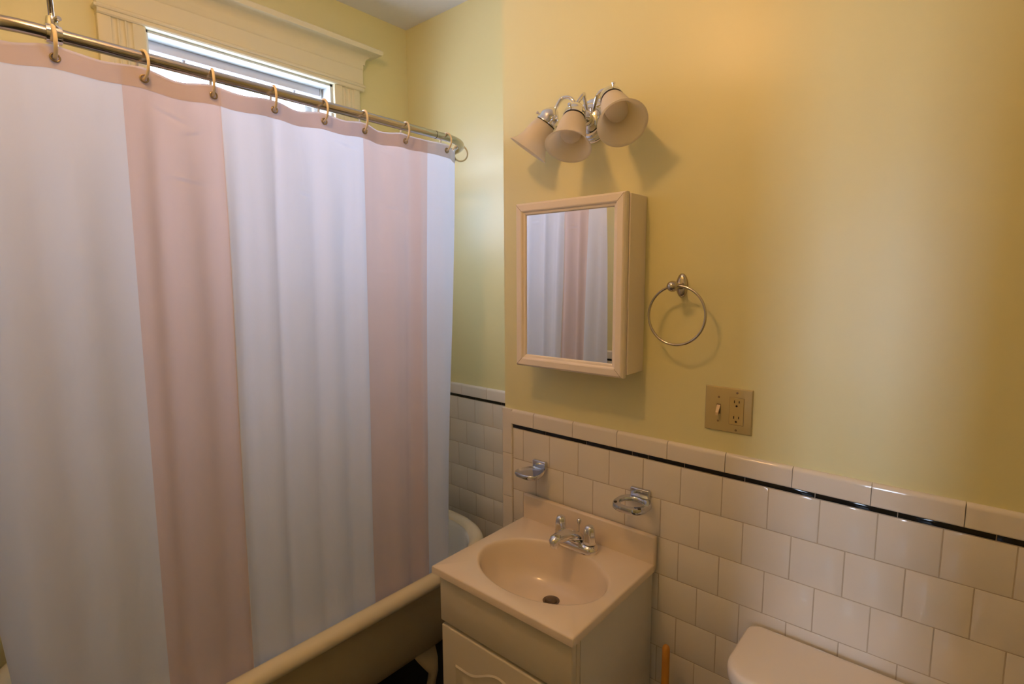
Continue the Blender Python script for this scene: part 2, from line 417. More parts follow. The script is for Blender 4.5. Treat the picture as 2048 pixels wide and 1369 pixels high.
bm = B(); loft(bm, [tubring(i, z) for i, z in ((0.040, 0.570), (0.055, 0.562), (0.064, 0.54), (0.072, 0.45), (0.085, 0.34), (0.115, 0.25), (0.155, 0.215), (0.22, 0.20), (0.32, 0.195))], False, True)
obj('basin', bm, M['tub'], tub, smooth='all', label='white enamel inside of the tub')
# rolled rim
bm = B()
rr = []
for k in range(13):
    a = -0.55 * pi + 1.45 * pi * k / 12
    rr.append(tubring(0.030 - 0.029 * cos(a), 0.553 + 0.027 * sin(a)))
loft(bm, rr, False, False); obj('rolled_rim', bm, M['rim'], tub, smooth='all')
def foot(fx, fy, sx, sy):
    o = Vector((fx, fy, 0)); d = Vector((sx, sy, 0)).normalized()
    secs = [(-0.045, 0.262, 0.066, 0.012), (-0.02, 0.225, 0.058, 0.018), (0.000, 0.190, 0.042, 0.020), (0.012, 0.155, 0.020, 0.017), (0.004, 0.115, 0.016, 0.016), (-0.004, 0.075, 0.018, 0.018), (0.006, 0.045, 0.030, 0.030), (0.010, 0.024, 0.034, 0.034), (0.008, 0.006, 0.026, 0.028), (0.006, 0.0, 0.018, 0.020)]
    t = Vector((-d.y, d.x, 0)); bm = B(); rings = []
    for off, z, w, dp in secs:
        rings.append([o + d * (off + dp * sin(2 * pi * k / 18)) + t * (w * cos(2 * pi * k / 18)) + Vector((0, 0, z)) for k in range(18)])
    loft(bm, rings)
    for k in (-1, 0, 1):   # toes
        tube(bm, bez([o + d * 0.015 + t * (0.014 * k) + Vector((0, 0, 0.06)), o + d * 0.040 + t * (0.02 * k) + Vector((0, 0, 0.04)), o + d * 0.048 + t * (0.022 * k) + Vector((0, 0, 0.008))], 5), [0.007] * 5 + [0.008] * 5 + [0.005], 8)
    obj('claw_foot', bm, M['tubout'], tub, smooth=50)
foot(-0.318, -0.165, 0.95, 0.30); foot(-0.84, -0.165, -0.95, 0.3); foot(-0.345, -1.05, 0.95, -0.3); foot(-0.84, -1.05, -0.95, -0.3)

# ------------------------------------------------------------------ curtain rod
RX, RZ, RY1, RY0, RR = -0.262, 2.067, 0.067, -1.27, 0.15
def rodpath():
    pts = []
    for cx, cy, a0 in ((RX - RR, RY1 - RR, 0), (-0.88 + RR, RY1 - RR, pi / 2), (-0.88 + RR, RY0 + RR, pi), (RX - RR, RY0 + RR, 1.5 * pi)):
        for k in range(11):
            a = a0 + pi / 2 * k / 10; pts.append((cx + RR * cos(a), cy + RR * sin(a), RZ))
    return pts
rod = empty('curtain_rod', (RX, -0.6, RZ), 'metal shower curtain rod bent in a ring above the bathtub', 'curtain rod')
bm = B(); tube(bm, rodpath(), 0.0125, 16, closed=True); obj('rail', bm, M['rod'], rod, smooth='all')
bm = B(); lathe(bm, [(0.0122, -0.0006), (0.0130, 0), (0.0130, 0.0012), (0.0122, 0.0018)], (RX, -0.135, RZ), (0, 1, 0), 20); obj('joint', bm, M['hole'], rod, label='dark seam in the rod')
bm = B(); tube(bm, [(RX, -1.092, RZ + 0.01), (RX, -1.092, ZC - 0.004)], 0.0048, 10); obj('ceiling_support', bm, M['rod'], rod, smooth='all')
bm = B(); lathe(bm, [(0, 0), (0.03, 0.0), (0.028, 0.006), (0.01, 0.012), (0, 0.012)], (RX, -1.092, ZC - 0.0005), (0, 0, -1), 20); obj('flange', bm, M['chrome'], rod, smooth=40)
bm = B(); lathe(bm, [(0.0125, -0.012), (0.017, -0.012), (0.0175, -0.008), (0.0175, 0.008), (0.017, 0.012), (0.0125, 0.012)], (RX, -1.092, RZ), (0, 1, 0), 24)
lathe(bm, [(0.0, 0.032), (0.0085, 0.031), (0.010, 0.024), (0.010, 0.014)], (RX, -1.092, RZ), (0, 0, 1), 16)
tube(bm, [(RX, -1.092, RZ + 0.024), (RX + 0.019, -1.092 + 0.008, RZ + 0.026)], [0.004, 0.0045], 8)
obj('support_collar', bm, M['chrome'], rod, smooth=40)

# ------------------------------------------------------------------ curtain
ca, cb = 0.13, 0.12      # corner radii
YA, YB = -1.125, -0.095  # straight run at the top
S0, S1 = -0.42, YB - YA + pi / 2 * cb + 0.10
def path_top(s):
    """returns point, outward normal; s measured from YA along the straight run"""
    L = YB - YA
    if s < 0:
        arc = pi / 2 * ca
        if s > -arc:
            a = -s / ca; return Vector((RX - ca + ca * cos(a), YA - ca * sin(a))), Vector((cos(a), -sin(a)))
        return Vector((RX - ca - (-s - arc), YA - ca)), Vector((0, -1))
    if s > L:
        arc = pi / 2 * cb; t = s - L
        if t < arc:
            a = t / cb; return Vector((RX - cb + cb * cos(a), YB + cb * sin(a))), Vector((cos(a), sin(a)))
        return Vector((RX - cb - (t - arc), YB + cb)), Vector((0, 1))
    return Vector((RX, YA + s)), Vector((1, 0))
def smooth(a, b, x):
    t = min(1, max(0, (x - a) / (b - a))); return t * t * (3 - 2 * t)
# creases and soft folds: (y at the straight run, width, amplitude top, amplitude bottom)
FOLDS = [(-1.20, 0.030, 0.004, 0.020), (-1.135, 0.035, -0.006, -0.016), (-1.075, 0.030, 0.004, 0.016), (-1.02, 0.04, -0.003, -0.012),
         (-0.965, 0.018, 0.005, 0.008), (-0.930, 0.018, -0.009, -0.010), (-0.885, 0.035, 0.010, 0.010), (-0.835, 0.026, -0.006, -0.010), (-0.80, 0.016, 0.007, 0.012),
         (-0.765, 0.018, -0.008, -0.014), (-0.705, 0.020, 0.006, 0.010), (-0.670, 0.010, -0.009, -0.006), (-0.62, 0.03, 0.007, 0.007), (-0.565, 0.016, -0.007, -0.006),
         (-0.525, 0.022, 0.008, 0.007), (-0.475, 0.020, -0.010, -0.012), (-0.425, 0.014, 0.007, 0.010), (-0.36, 0.03, -0.006, -0.006), (-0.31, 0.02, 0.006, 0.005),
         (-0.245, 0.018, -0.011, -0.014), (-0.205, 0.013, 0.008, 0.012), (-0.168, 0.014, -0.004, -0.006), (-0.11, 0.02, 0.006, 0.004)]
RINGS = [-1.093, -0.948, -0.811, -0.668, -0.533, -0.406, -0.256, -0.088, 0.012]
CREASES = [(-0.875, 1.824, 0.035, 0.0030, -0.10), (-0.312, 1.816, 0.022, 0.0022, -0.10), (-0.345, 1.625, 0.020, 0.0022, 0.0), (-0.595, 1.826, 0.018, 0.0020, -0.15), (-0.90, 1.96, 0.030, 0.0022, -0.35), (-0.86, 1.93, 0.025, 0.0020, 0.30), (-0.33, 1.985, 0.022, 0.0020, -0.2), (-0.47, 1.975, 0.035, 0.0022, -0.2)]
def ring_s(y): return y - YA
RS = [ring_s(y) for y in RINGS[:-1]] + [YB - YA + cb * 1.15]
def curtain_pt(s, z, off=0.0):
    p, n = path_top(s); t = (2.05 - z) / 1.75
    # the cloth is drawn inside the tub as it falls
    inward = 0.030 * smooth(0.0, 0.85, t)
    e1 = smooth(YB - YA - 0.03, YB - YA + 0.14, s)
    inward += 0.045 * e1 * t
    e0 = smooth(0.06, -0.10, s)
    inward = inward * (1 - e0) + e0 * 0.022 * smooth(0.62, 0.9, t)
    inward += 0.05 * smooth(0.84, 0.98, t)
    d = -inward
    y = YA + s
    for fy, w, a0, a1 in FOLDS:
        fy2 = fy - 0.012 * t if fy < -0.5 else fy
        amp = a0 + (a1 - a0) * t
        amp *= min(1.0, 0.25 + 4 * t)
        x = (y - fy2) / (w * (1 + 0.25 * t)); d += amp * exp(-x * x)
    # between rings the heading bows in and out
    near = min(abs(s - r) for r in RS)
    i = sum(1 for r in RS if r < s)
    bow = (1 if i % 2 else -1) * 0.010 * smooth(0.012, 0.06, near) * exp(-t * 9)
    d += bow
    d += 0.0012 * sin(s * 61 + z * 3.1) * t + 0.0010 * sin(s * 23 - z * 7.3)
    for cy_, cz_, wy, am, sl in CREASES:
        if abs(y - cy_) < 3 * wy:
            q_ = (z - cz_ - sl * (y - cy_)) / 0.0045
            if abs(q_) < 5: d += am * (q_ * exp(-q_ * q_ / 2)) * exp(-((y - cy_) / wy) ** 2)
    return Vector((p.x + n.x * (d + off), p.y + n.y * (d + off), z))
def mat_at(s):
    y = YA + s
    if y < -0.990: return 0
    if y < -0.797: return 1
    if y < -0.411: return 0
    if y < -0.176: return 1
    return 0
def header_z(s, edge):
    near = min(abs(s - r) for r in RS)
    sag = 0.007 * smooth(0.0, 0.07, near)
    return (2.0465 if edge else 2.003) - sag * (1 if edge else 0.4) + 0.0012 * sin(s * 47)
ss = []; s = S0
while s < S1: ss.append(s); s += 0.004
for y in (-0.990, -0.797, -0.411, -0.176): ss.append(y - YA)
ss = sorted(ss)
cur = empty('shower_curtain', (RX, -0.6, 0.3), 'white shower curtain with wide pink stripes hanging into the bathtub', 'shower curtain')
bm = B(); cols = []
ZS = [0.0]
while ZS[-1] < 0.36: ZS.append(ZS[-1] + 0.003)
while ZS[-1] < 0.60: ZS.append(ZS[-1] + 0.005)
while ZS[-1] < 1.68: ZS.append(ZS[-1] + 0.02)
NZ = len(ZS) - 1
for s in ss:
    zt = header_z(s, True) - 0.004; c = []
    for k in range(NZ + 1):
        z = zt - ZS[k]; c.append(bm.verts.new(curtain_pt(s, z)))
    cols.append(c)
for i in range(len(ss) - 1):
    mi = mat_at((ss[i] + ss[i + 1]) / 2)
    for k in range(NZ):
        bm.faces.new((cols[i][k], cols[i][k + 1], cols[i + 1][k + 1], cols[i + 1][k])).material_index = mi
panel = obj('curtain_panel', bm, [M['cwhite'], M['cpink']], cur, smooth='all', recalc=False)
M['chead'] = translucent('curtain_heading', (0.72, 0.64, 0.66), 0.36, 0.5); M['cheadw'] = translucent('curtain_heading_white', (0.74, 0.71, 0.73), 0.32, 0.5)
bm = B(); cols = []
for s in ss:
    zt, zb = header_z(s, True), header_z(s, False)
    cols.append([bm.verts.new(curtain_pt(s, zt + (zb - zt) * k / 6, 0.0008)) for k in range(7)])
for i in range(len(ss) - 1):
    y = YA + (ss[i] + ss[i + 1]) / 2
    for k in range(6): bm.faces.new((cols[i][k], cols[i][k + 1], cols[i + 1][k + 1], cols[i + 1][k])).material_index = 1 if y > -0.176 else 0
obj('heading_band', bm, [M['chead'], M['cheadw']], cur, smooth='all', label='pink double-layer heading along the top', recalc=False)
def torus(bm, c, axis, R0, r, n=40, k=10, ax2=None, sx=1.0):
    a, b, d = frame_axes(axis); c = Vector(c)
    tube(bm, [c + a * R0 * cos(2 * pi * i / n) * sx + b * R0 * sin(2 * pi * i / n) for i in range(n)], r, k, closed=True)
ORD = ['leftmost curtain ring, beside the ceiling support of the rod', 'second curtain ring from the left, before the left window casing', 'third curtain ring from the left, by the second grommet gap at the window',
       'fourth curtain ring from the left, before the middle of the window', 'fifth curtain ring from the left, before the right window casing', 'sixth curtain ring from the left, just past the window casing',
       'seventh curtain ring from the left, before the room corner', 'eighth curtain ring from the left, where the rod starts to bend', 'last curtain ring at the right, half hidden past the bend of the rod']
ORD = ['cream plastic ' + o for o in ORD]
tw = [0.05, -0.10, 0.25, 0.22, 0.10, 0.22, 0.20, 0.15, 0.1]
for i, sr in enumerate(RS):
    gp = curtain_pt(sr, 2.0245); p, n = path_top(sr)
    if i < 7: cpos = Vector((RX, p.y, 0)); tang = Vector((tw[i], 1, 0))
    elif i == 7: cpos = Vector((RX - 0.001, -0.088, 0)); tang = Vector((0.05, 1, 0))
    else:
        a = 1.15; cpos = Vector((RX - RR + RR * cos(a), RY1 - RR + RR * sin(a), 0)); tang = Vector((-sin(a), cos(a), 0))
    c = Vector(((cpos.x + gp.x) / 2, (cpos.y + gp.y) / 2 if i < 7 else cpos.y, 2.0525))
    bm = B(); torus(bm, c, tang, 0.0285, 0.0030 if i else 0.0036, 44, 10)
    o = obj('curtain_ring', bm, M['ring'], None, smooth='all'); tag(o, ORD[i], 'curtain ring', 'curtain rings on the shower rod')
    bm = B(); g = curtain_pt(sr, 2.0245, 0.0030); torus(bm, g, (n.x, n.y, 0), 0.0072, 0.0019, 24, 8); obj('grommet', bm, M['brass'], cur, smooth='all', label='small metal grommet')

# ------------------------------------------------------------------ vanity
VX0, VX1, VY, VZ = 0.018, 0.490, -0.430, 0.807
van = empty('vanity_cabinet', (0.255, -0.2, 0), 'small white vanity cabinet under the sink, by the tiled wall', 'cabinet')
bx0, bx1, by = 0.034, 0.478, -0.395
bm = B(); U = bx1 - 0.014
box(bm, bx0, bx0 + 0.015, by, -0.012, 0.0, 0.784); box(bm, bx0 + 0.015, U, -0.018, -0.012, 0.09, 0.784); box(bm, bx0 + 0.015, U, by, -0.018, 0.09, 0.105)
box(bm, bx0 + 0.015, U, by, by + 0.018, 0.62, 0.66); box(bm, bx0 + 0.015, U, by, by + 0.018, 0.76, 0.784); box(bm, bx0 + 0.015, U, by + 0.05, by + 0.064, 0.0, 0.09)
obj('carcass', bm, M['cab'], van)
bm = B(); box(bm, bx1 - 0.013, bx1, by + 0.0165, -0.012, 0.0, 0.784, 0.001, 1); obj('side_panel', bm, M['cabside'], van)
bm = B(); box(bm, bx1 - 0.014, bx1, by, by + 0.0155, 0.0, 0.784, 0.0015, 1); obj('front_stile', bm, M['cab'], van)
fy0, fy1 = -0.415, -0.3955
bm = B(); box(bm, bx0, bx1, fy0, fy1, 0.645, 0.784, 0.003, 2); obj('false_drawer_front', bm, M['cab'], van, smooth=30)
# door with cathedral arch raised panel
dz0, dz1 = 0.11, 0.634
dr_bm = B(); dw = bx1 - bx0 - 0.006; x0 = bx0 + 0.003
def arch(ins, y):
    out = []; xa, xb = x0 + 0.055 + ins, x0 + dw - 0.055 - ins; zb, zt = dz0 + 0.055 + ins, dz1 - 0.098 - ins
    out.append(Vector((xa, y, zb))); out.append(Vector((xb, y, zb))); N = 28
    for k in range(N + 1):
        f = k / N; x = xb + (xa - xb) * f; u = abs(2 * f - 1); h = 0.045 * (0.5 + 0.5 * cos(pi * min(1, u / 0.72))) if u < 0.72 else 0
        out.append(Vector((x, y, zt + h)))
    return out
box(dr_bm, x0, x0 + dw, fy0, fy1, dz0, dz1, 0.004, 3)
door = obj('door', dr_bm, M['cab'], van, smooth=30)
bm = B(); loft(bm, [arch(0.0, fy0 - 0.0003), arch(0.004, fy0 - 0.0040), arch(0.008, fy0 - 0.0036), arch(0.022, fy0 - 0.0012), arch(0.034, fy0 - 0.0060), arch(0.040, fy0 - 0.0066)], False, True)
obj('raised_panel', bm, M['cab'], door, smooth=40)
bm = B(); lathe(bm, [(0.006, 0), (0.006, 0.012), (0.015, 0.018), (0.016, 0.024), (0.010, 0.029), (0, 0.030)], (x0 + dw - 0.03, fy0, 0.50), (0, -1, 0), 20); obj('knob', bm, M['chrome'], door, smooth=40)

# sink top with integral bowl
sink = empty('sink_top', (0.255, -0.2, 0.785), 'beige one-piece sink top with an oval basin and backsplash', 'sink')
CX, CY, A, Bb = 0.257, -0.242, 0.197, 0.140
bm = B(); N = 96
def rectpt(a, x0, x1, y0, y1):
    c, s = cos(a), sin(a); t = 1e9
    if c > 1e-9: t = min(t, (x1 - CX) / c)
    if c < -1e-9: t = min(t, (x0 - CX) / c)
    if s > 1e-9: t = min(t, (y1 - CY) / s)
    if s < -1e-9: t = min(t, (y0 - CY) / s)
    return CX + c * t, CY + s * t
angs = sorted([2 * pi * k / N for k in range(N)] + [math.atan2(y - CY, x - CX) % (2 * pi) for x in (VX0, VX1) for y in (VY, -0.022)])
def ell(sc, z, dx=0, dy=0, sq=1.0): return [Vector((CX + dx + A * sc * cos(a), CY + dy + Bb * sc * sq * sin(a), z)) for a in angs]
def rect(ins, z): return [Vector((*rectpt(a, VX0 + ins, VX1 - ins, VY + ins, -0.014 - ins * 0), z)) for a in angs]
rings = [rect(0.0, 0.7855), rect(0.0, VZ - 0.004), rect(0.0012, VZ - 0.0012), rect(0.004, VZ)]
rings += [ell(1.04, VZ), ell(1.012, VZ - 0.001), ell(0.99, VZ - 0.005), ell(0.97, VZ - 0.014), ell(0.94, VZ - 0.035), ell(0.885, VZ - 0.065), ell(0.79, VZ - 0.090, 0, 0.008), ell(0.64, VZ - 0.107, 0, 0.018), ell(0.44, VZ - 0.117, 0, 0.032), ell(0.24, VZ - 0.121, 0, 0.044), ell(0.13, VZ - 0.123, 0, 0.048, 1.35)]
vs = [[bm.verts.new(p) for p in r] for r in rings]
for p, q in zip(vs, vs[1:]):
    for k in range(len(angs)):
        k2 = (k + 1) % len(angs); bm.faces.new((p[k], p[k2], q[k2], q[k]))
bm.faces.new(vs[-1])
obj('basin', bm, M['marble'], sink, smooth=50)
bm = B(); box(bm, VX0, VX1, -0.030, -0.0118, 0.786, 0.887, 0.005, 3); obj('backsplash', bm, M['marble'], sink, smooth=30)
DR = Vector((CX, CY + 0.048, VZ - 0.1225))
bm = B(); lathe(bm, [(0.0, 0.010), (0.008, 0.0098), (0.014, 0.0075), (0.0165, 0.003), (0.0165, 0.0005)], DR, (0, 0, 1), 24); lathe(bm, [(0.0165, 0.0008), (0.021, 0.0016), (0.0245, 0.0010)], DR, (0, 0, 1), 24)
obj('drain', bm, M['drain'], sink, smooth=40, label='dark metal pop-up drain')

# faucet
fau = empty('faucet', (0.255, -0.082, VZ), 'chrome two-handle faucet behind the sink basin', 'faucet')
FX, FY = 0.262, -0.083
def stad(hl, hw, z, n=12, cx=FX, cy=FY):
    out = []
    for k in range(2 * n + 2):
        a = -pi / 2 + pi * k / n if k <= n else pi / 2 + pi * (k - n - 1) / n
        out.append(Vector((cx + (hl - hw if k <= n else -(hl - hw)) + hw * cos(a), cy + hw * sin(a), z)))
    return out
bm = B(); loft(bm, [stad(0.076, 0.026, VZ + 0.0006), stad(0.077, 0.027, VZ + 0.004), stad(0.075, 0.0255, VZ + 0.014), stad(0.070, 0.022, VZ + 0.021), stad(0.062, 0.015, VZ + 0.0245)])
# spout body rising from the middle and reaching over the bowl
secs = []
for (yy, zz, hw, hh) in ((FY + 0.018, 0.014, 0.021, 0.013), (FY + 0.006, 0.030, 0.029, 0.018), (FY - 0.02, 0.044, 0.027, 0.019), (FY - 0.050, 0.054, 0.023, 0.0165), (FY - 0.080, 0.059, 0.019, 0.0145), (FY - 0.102, 0.060, 0.0160, 0.0135), (FY - 0.114, 0.056, 0.012, 0.011), (FY - 0.119, 0.053, 0.004, 0.004)):
    secs.append([Vector((FX + hw * cos(2 * pi * k / 20), yy, VZ + zz + hh * sin(2 * pi * k / 20))) for k in range(20)])
loft(bm, secs)
lathe(bm, [(0.0135, 0.0), (0.0135, 0.012), (0.0125, 0.020), (0.011, 0.0225), (0.0, 0.0225)], (FX, FY - 0.102, VZ + 0.060), (0, 0, -1), 20)
obj('spout_body', bm, M['chrome'], fau, smooth=50)
for sx in (-1, 1):
    bm = B(); c = (FX + sx * 0.051, FY, VZ + 0.0235)
    lathe(bm, [(0.0, -0.002), (0.017, -0.002), (0.017, 0.0012), (0.0145, 0.0014)], c, (0, 0, 1), 20)
    base = obj('handle_collar', bm, M['bolt'], fau, smooth=40)
    bm = B(); c = (FX + sx * 0.051, FY, VZ + 0.0250)
    a, b_, d = Vector((1, 0, 0)), Vector((0, 1, 0)), Vector((0, 0, 1)); rings = []
    for r, h in ((0.0175, 0.0), (0.0190, 0.003), (0.0188, 0.010), (0.0170, 0.030), (0.0150, 0.045), (0.0128, 0.0515), (0.008, 0.0548), (0.002, 0.056)):
        rings.append([Vector(c) + d * h + a * r * (1 + 0.045 * cos(6 * t)) * cos(t) + b_ * r * (1 + 0.045 * cos(6 * t)) * sin(t) for t in [2 * pi * k / 48 for k in range(48)]])
    loft(bm, rings); obj('handle', bm, M['chrome'], fau, smooth=60)
bm = B(); lathe(bm, [(0.0022, 0), (0.0022, 0.036), (0.0035, 0.040), (0.0062, 0.048), (0.0072, 0.053), (0.0058, 0.058), (0.0, 0.061)], (FX + 0.003, FY + 0.018, VZ + 0.020), (0, 0, 1), 16); obj('lift_rod', bm, M['chrome'], fau, smooth=50)

# ------------------------------------------------------------------ soap dish and tumbler holder
TF = -0.0065
def wall_plate(x0, x1, z0, z1): 
    bm = B(); box(bm, x0, x1, TF - 0.014, TF - 0.0003, z0, z1, 0.004, 3); return bm
sd = empty('soap_dish', (0.078, TF, 0.99), 'solid chrome soap dish mounted on the tiles left of the faucet', 'soap dish')
obj('mounting_plate', wall_plate(0.050, 0.104, 0.982, 1.010), M['chrome_dull'], sd, smooth=40)
def dish_out(ins, z, w0=0.032, w1=0.046, depth=0.092, n=40):
    out = []; cx = 0.077
    for k in range(n):
        a = 2 * pi * k / n; c, s = cos(a), sin(a); q = 3.2
        u = abs(c) ** (2 / q) * (1 if c > 0 else -1); v = abs(s) ** (2 / q) * (1 if s > 0 else -1)
        f = (1 - v) / 2; hw = (w0 + (w1 - w0) * min(1, f * 1.6)) - ins
        out.append(Vector((cx + u * hw, TF - 0.012 - (depth / 2 - 0.004) + v * (depth / 2 - ins), z)))
    return out
bm = B(); loft(bm, [dish_out(0.010, 0.972), dish_out(0.003, 0.975), dish_out(0.0, 0.983), dish_out(0.0005, 0.987), dish_out(0.003, 0.989), dish_out(0.006, 0.9872), dish_out(0.010, 0.983), dish_out(0.022, 0.9815)])
obj('tray', bm, M['chrome_dull'], sd, smooth=50)
th = empty('tumbler_holder', (0.434, TF, 0.99), 'open chrome tumbler holder mounted on the tiles right of the faucet', 'tumbler holder')
obj('mounting_plate', wall_plate(0.406, 0.464, 0.984, 1.010), M['chrome_dull'], th, smooth=40)
def hold_out(sc, z, hx=0.049, hy=0.050, n=56, q=2.7, cx=0.436):
    out = []
    for k in range(n):
        a = 2 * pi * k / n; c, s = cos(a), sin(a)
        u = abs(c) ** (2 / q) * (1 if c > 0 else -1); v = abs(s) ** (2 / q) * (1 if s > 0 else -1)
        out.append(Vector((cx + u * hx * sc, TF - 0.010 - 0.047 + v * hy * sc, z)))
    return out
def hole_out(r, z, n=56, cx=0.436): return [Vector((cx + r * cos(2 * pi * k / n), TF - 0.058 + r * 0.92 * sin(2 * pi * k / n), z)) for k in range(n)]
bm = B(); rg = [hole_out(0.034, 0.976), hold_out(0.93, 0.970), hold_out(1.0, 0.974), hold_out(1.0, 0.982), hold_out(0.97, 0.9865), hole_out(0.0365, 0.9875), hole_out(0.034, 0.985), hole_out(0.034, 0.976)]
loft(bm, rg, False, False); obj('holder_ring', bm, M['chrome_dull'], th, smooth=50)
bm = B(); lathe(bm, [(0.0045, 0), (0.0045, 0.002), (0.003, 0.0022), (0, 0.0022)], (0.400, TF - 0.085, 0.986), (0, 0, 1), 12); obj('brush_hole', bm, M['bolt'], th)
bm = B(); lathe(bm, [(0.0045, 0), (0.0045, 0.002), (0.003, 0.0022), (0, 0.0022)], (0.472, TF - 0.085, 0.986), (0, 0, 1), 12); obj('brush_hole', bm, M['bolt'], th)

# ------------------------------------------------------------------ medicine cabinet
mc = empty('medicine_cabinet', (0.245, -0.05, 1.34), 'white framed mirror medicine cabinet hung under the vanity light', 'medicine cabinet')
bm = B(); box(bm, 0.062, 0.427, -0.089, -0.0005, 1.344, 1.816, 0.001, 1); obj('case', bm, M['white'], mc)
fx0, fx1, fz0, fz1 = 0.058, 0.423, 1.336, 1.819
prof = [(0.0, -0.09050), (0.0, -0.10300), (0.003, -0.10900), (0.006, -0.11150), (0.022, -0.11150), (0.025, -0.11000), (0.028, -0.10600), (0.0335, -0.10450), (0.036, -0.10100), (0.036, -0.09850)]
bm = B(); rings = []
for ins, y in prof: rings.append([Vector((fx0 + ins, y, fz0 + ins)), Vector((fx1 - ins, y, fz0 + ins)), Vector((fx1 - ins, y, fz1 - ins)), Vector((fx0 + ins, y, fz1 - ins))])
loft(bm, rings, True, False)
mdoor = obj('door_frame', bm, M['white'], mc, smooth=20)
bm = B()
for (cx_, cz_, sx, sz) in ((fx0, fz0, 1, 1), (fx1, fz0, -1, 1), (fx1, fz1, -1, -1), (fx0, fz1, 1, -1)):   # mitre seams
    q = [(0.006, -0.11165), (0.022, -0.11165)]
    a = Vector((cx_ + sx * 0.004, -0.11160, cz_ + sz * 0.004)); b_ = Vector((cx_ + sx * 0.024, -0.11160, cz_ + sz * 0.024))
    bm = B(); tube(bm, [a, b_], 0.0005, 4); obj('mitre_seam', bm, M['screw'], mdoor)
bm = B(); box(bm, fx0 + 0.030, fx1 - 0.030, -0.10050, -0.09650, fz0 + 0.030, fz1 - 0.030); obj('mirror', bm, M['mirror'], mdoor)

# ------------------------------------------------------------------ towel ring
tr = empty('towel_ring', (0.533, 0, 1.58), 'round metal towel ring on the yellow wall right of the mirror', 'towel ring')
bm = B(); rings = []
for sc, y in ((1.0, -0.0004), (1.0, -0.003), (0.93, -0.006), (0.78, -0.0085), (0.55, -0.010), (0.2, -0.0105)):
    rings.append([Vector((0.532 + 0.0155 * sc * cos(2 * pi * k / 36), y, 1.580 + 0.031 * sc * sin(2 * pi * k / 36))) for k in range(36)])
loft(bm, rings); obj('wall_plate', bm, M['nickel'], tr, smooth='all')
bm = B(); lathe(bm, [(0.0, 0), (0.0025, 0.0001), (0.0028, 0.0006), (0, 0.0007)], (0.531, -0.0062, 1.6035), (0, -0.94, 0.34), 12); obj('screw_hole', bm, M['hole'], tr)
bm = B(); lathe(bm, [(0.0, 0.006), (0.009, 0.007), (0.0085, 0.020), (0.0075, 0.034), (0.0085, 0.040), (0.0065, 0.043), (0.0095, 0.046), (0.0128, 0.052), (0.0140, 0.059), (0.0130, 0.066), (0.009, 0.072), (0.0, 0.0745)], (0.532, 0, 1.5785), (0, -1, 0), 28)
obj('post', bm, M['nickel'], tr, smooth=60)
bm = B(); rc = Vector((0.541, -0.050, 1.5785 - 0.0735)); n = 72
tube(bm, [rc + Vector((0.0745 * sin(2 * pi * k / n), -0.006 * (1 - cos(2 * pi * k / n)) * 0.5, 0.0745 * cos(2 * pi * k / n))) for k in range(n)], 0.0032, 10, closed=True)
obj('ring', bm, M['nickel'], tr, smooth='all')

# ------------------------------------------------------------------ switch / outlet plate
sp = empty('switch_plate', (0.6625, 0, 1.28), 'almond wall plate with toggle switch and double outlet, right of the mirror', 'switch plate')
px0, px1, pz0, pz1 = 0.605, 0.7205, 1.214, 1.3275
bm = B(); rings = []
for ins, y in ((0, -0.0003), (0, -0.0025), (0.0022, -0.0052), (0.004, -0.0058)):
    rings.append([Vector((px0 + ins, y, pz0 + ins)), Vector((px1 - ins, y, pz0 + ins)), Vector((px1 - ins, y, pz1 - ins)), Vector((px0 + ins, y, pz1 - ins))])
loft(bm, rings); obj('cover', bm, M['plate'], sp, smooth=30)
bm = B(); box(bm, 0.6345, 0.6450, -0.0062, -0.0056, 1.2585, 1.2835); obj('toggle_slot', bm, M['screw'], sp)
bm = B(); loft(bm, [[Vector((0.6355, -0.0061, 1.2745)), Vector((0.6440, -0.0061, 1.2745)), Vector((0.6440, -0.0061, 1.2815)), Vector((0.6355, -0.0061, 1.2815))],
                    [Vector((0.6368, -0.0190, 1.2570)), Vector((0.6430, -0.0190, 1.2570)), Vector((0.6430, -0.0190, 1.2640)), Vector((0.6368, -0.0190, 1.2640))]])
obj('toggle', bm, M['toggle'], sp)
bm = B(); box(bm, 0.6670, 0.7005, -0.0072, -0.0056, 1.2365, 1.3040, 0.0005, 1); outl = obj('outlet', bm, M['outlet'], sp)
bm = B(); 
for (a, b_, c, d) in ((0.6662, 0.7013, 1.2355, 1.2362), (0.6662, 0.7013, 1.3043, 1.3050), (0.6662, 0.6669, 1.2355, 1.305), (0.7006, 0.7013, 1.2355, 1.305)): box(bm, a, b_, -0.00595, -0.0056, c, d)
obj('outlet_gap', bm, M['screw'], sp)
for zz in (1.2915, 1.2520):
    bm = B(); box(bm, 0.6772, 0.6793, -0.0075, -0.0070, zz - 0.0005, zz + 0.0065); obj('contact_slot', bm, M['hole'], outl)
    bm = B(); box(bm, 0.6887, 0.6906, -0.0075, -0.0070, zz + 0.0003, zz + 0.0062); obj('contact_slot', bm, M['hole'], outl)
    bm = B(); lathe(bm, [(0, 0.0003), (0.0026, 0.0003), (0.0026, 0)], (0.6838, -0.0072, zz - 0.0075), (0, -1, 0), 12); obj('ground_hole', bm, M['hole'], outl)
for (x, z) in ((0.6395, 1.3010), (0.6395, 1.2400), (0.6838, 1.3165), (0.6838, 1.2225)):
    bm = B(); lathe(bm, [(0.0029, 0), (0.0026, 0.0007), (0, 0.0011)], (x, -0.0057, z), (0, -1, 0), 12); obj('screw', bm, M['screw'], sp)

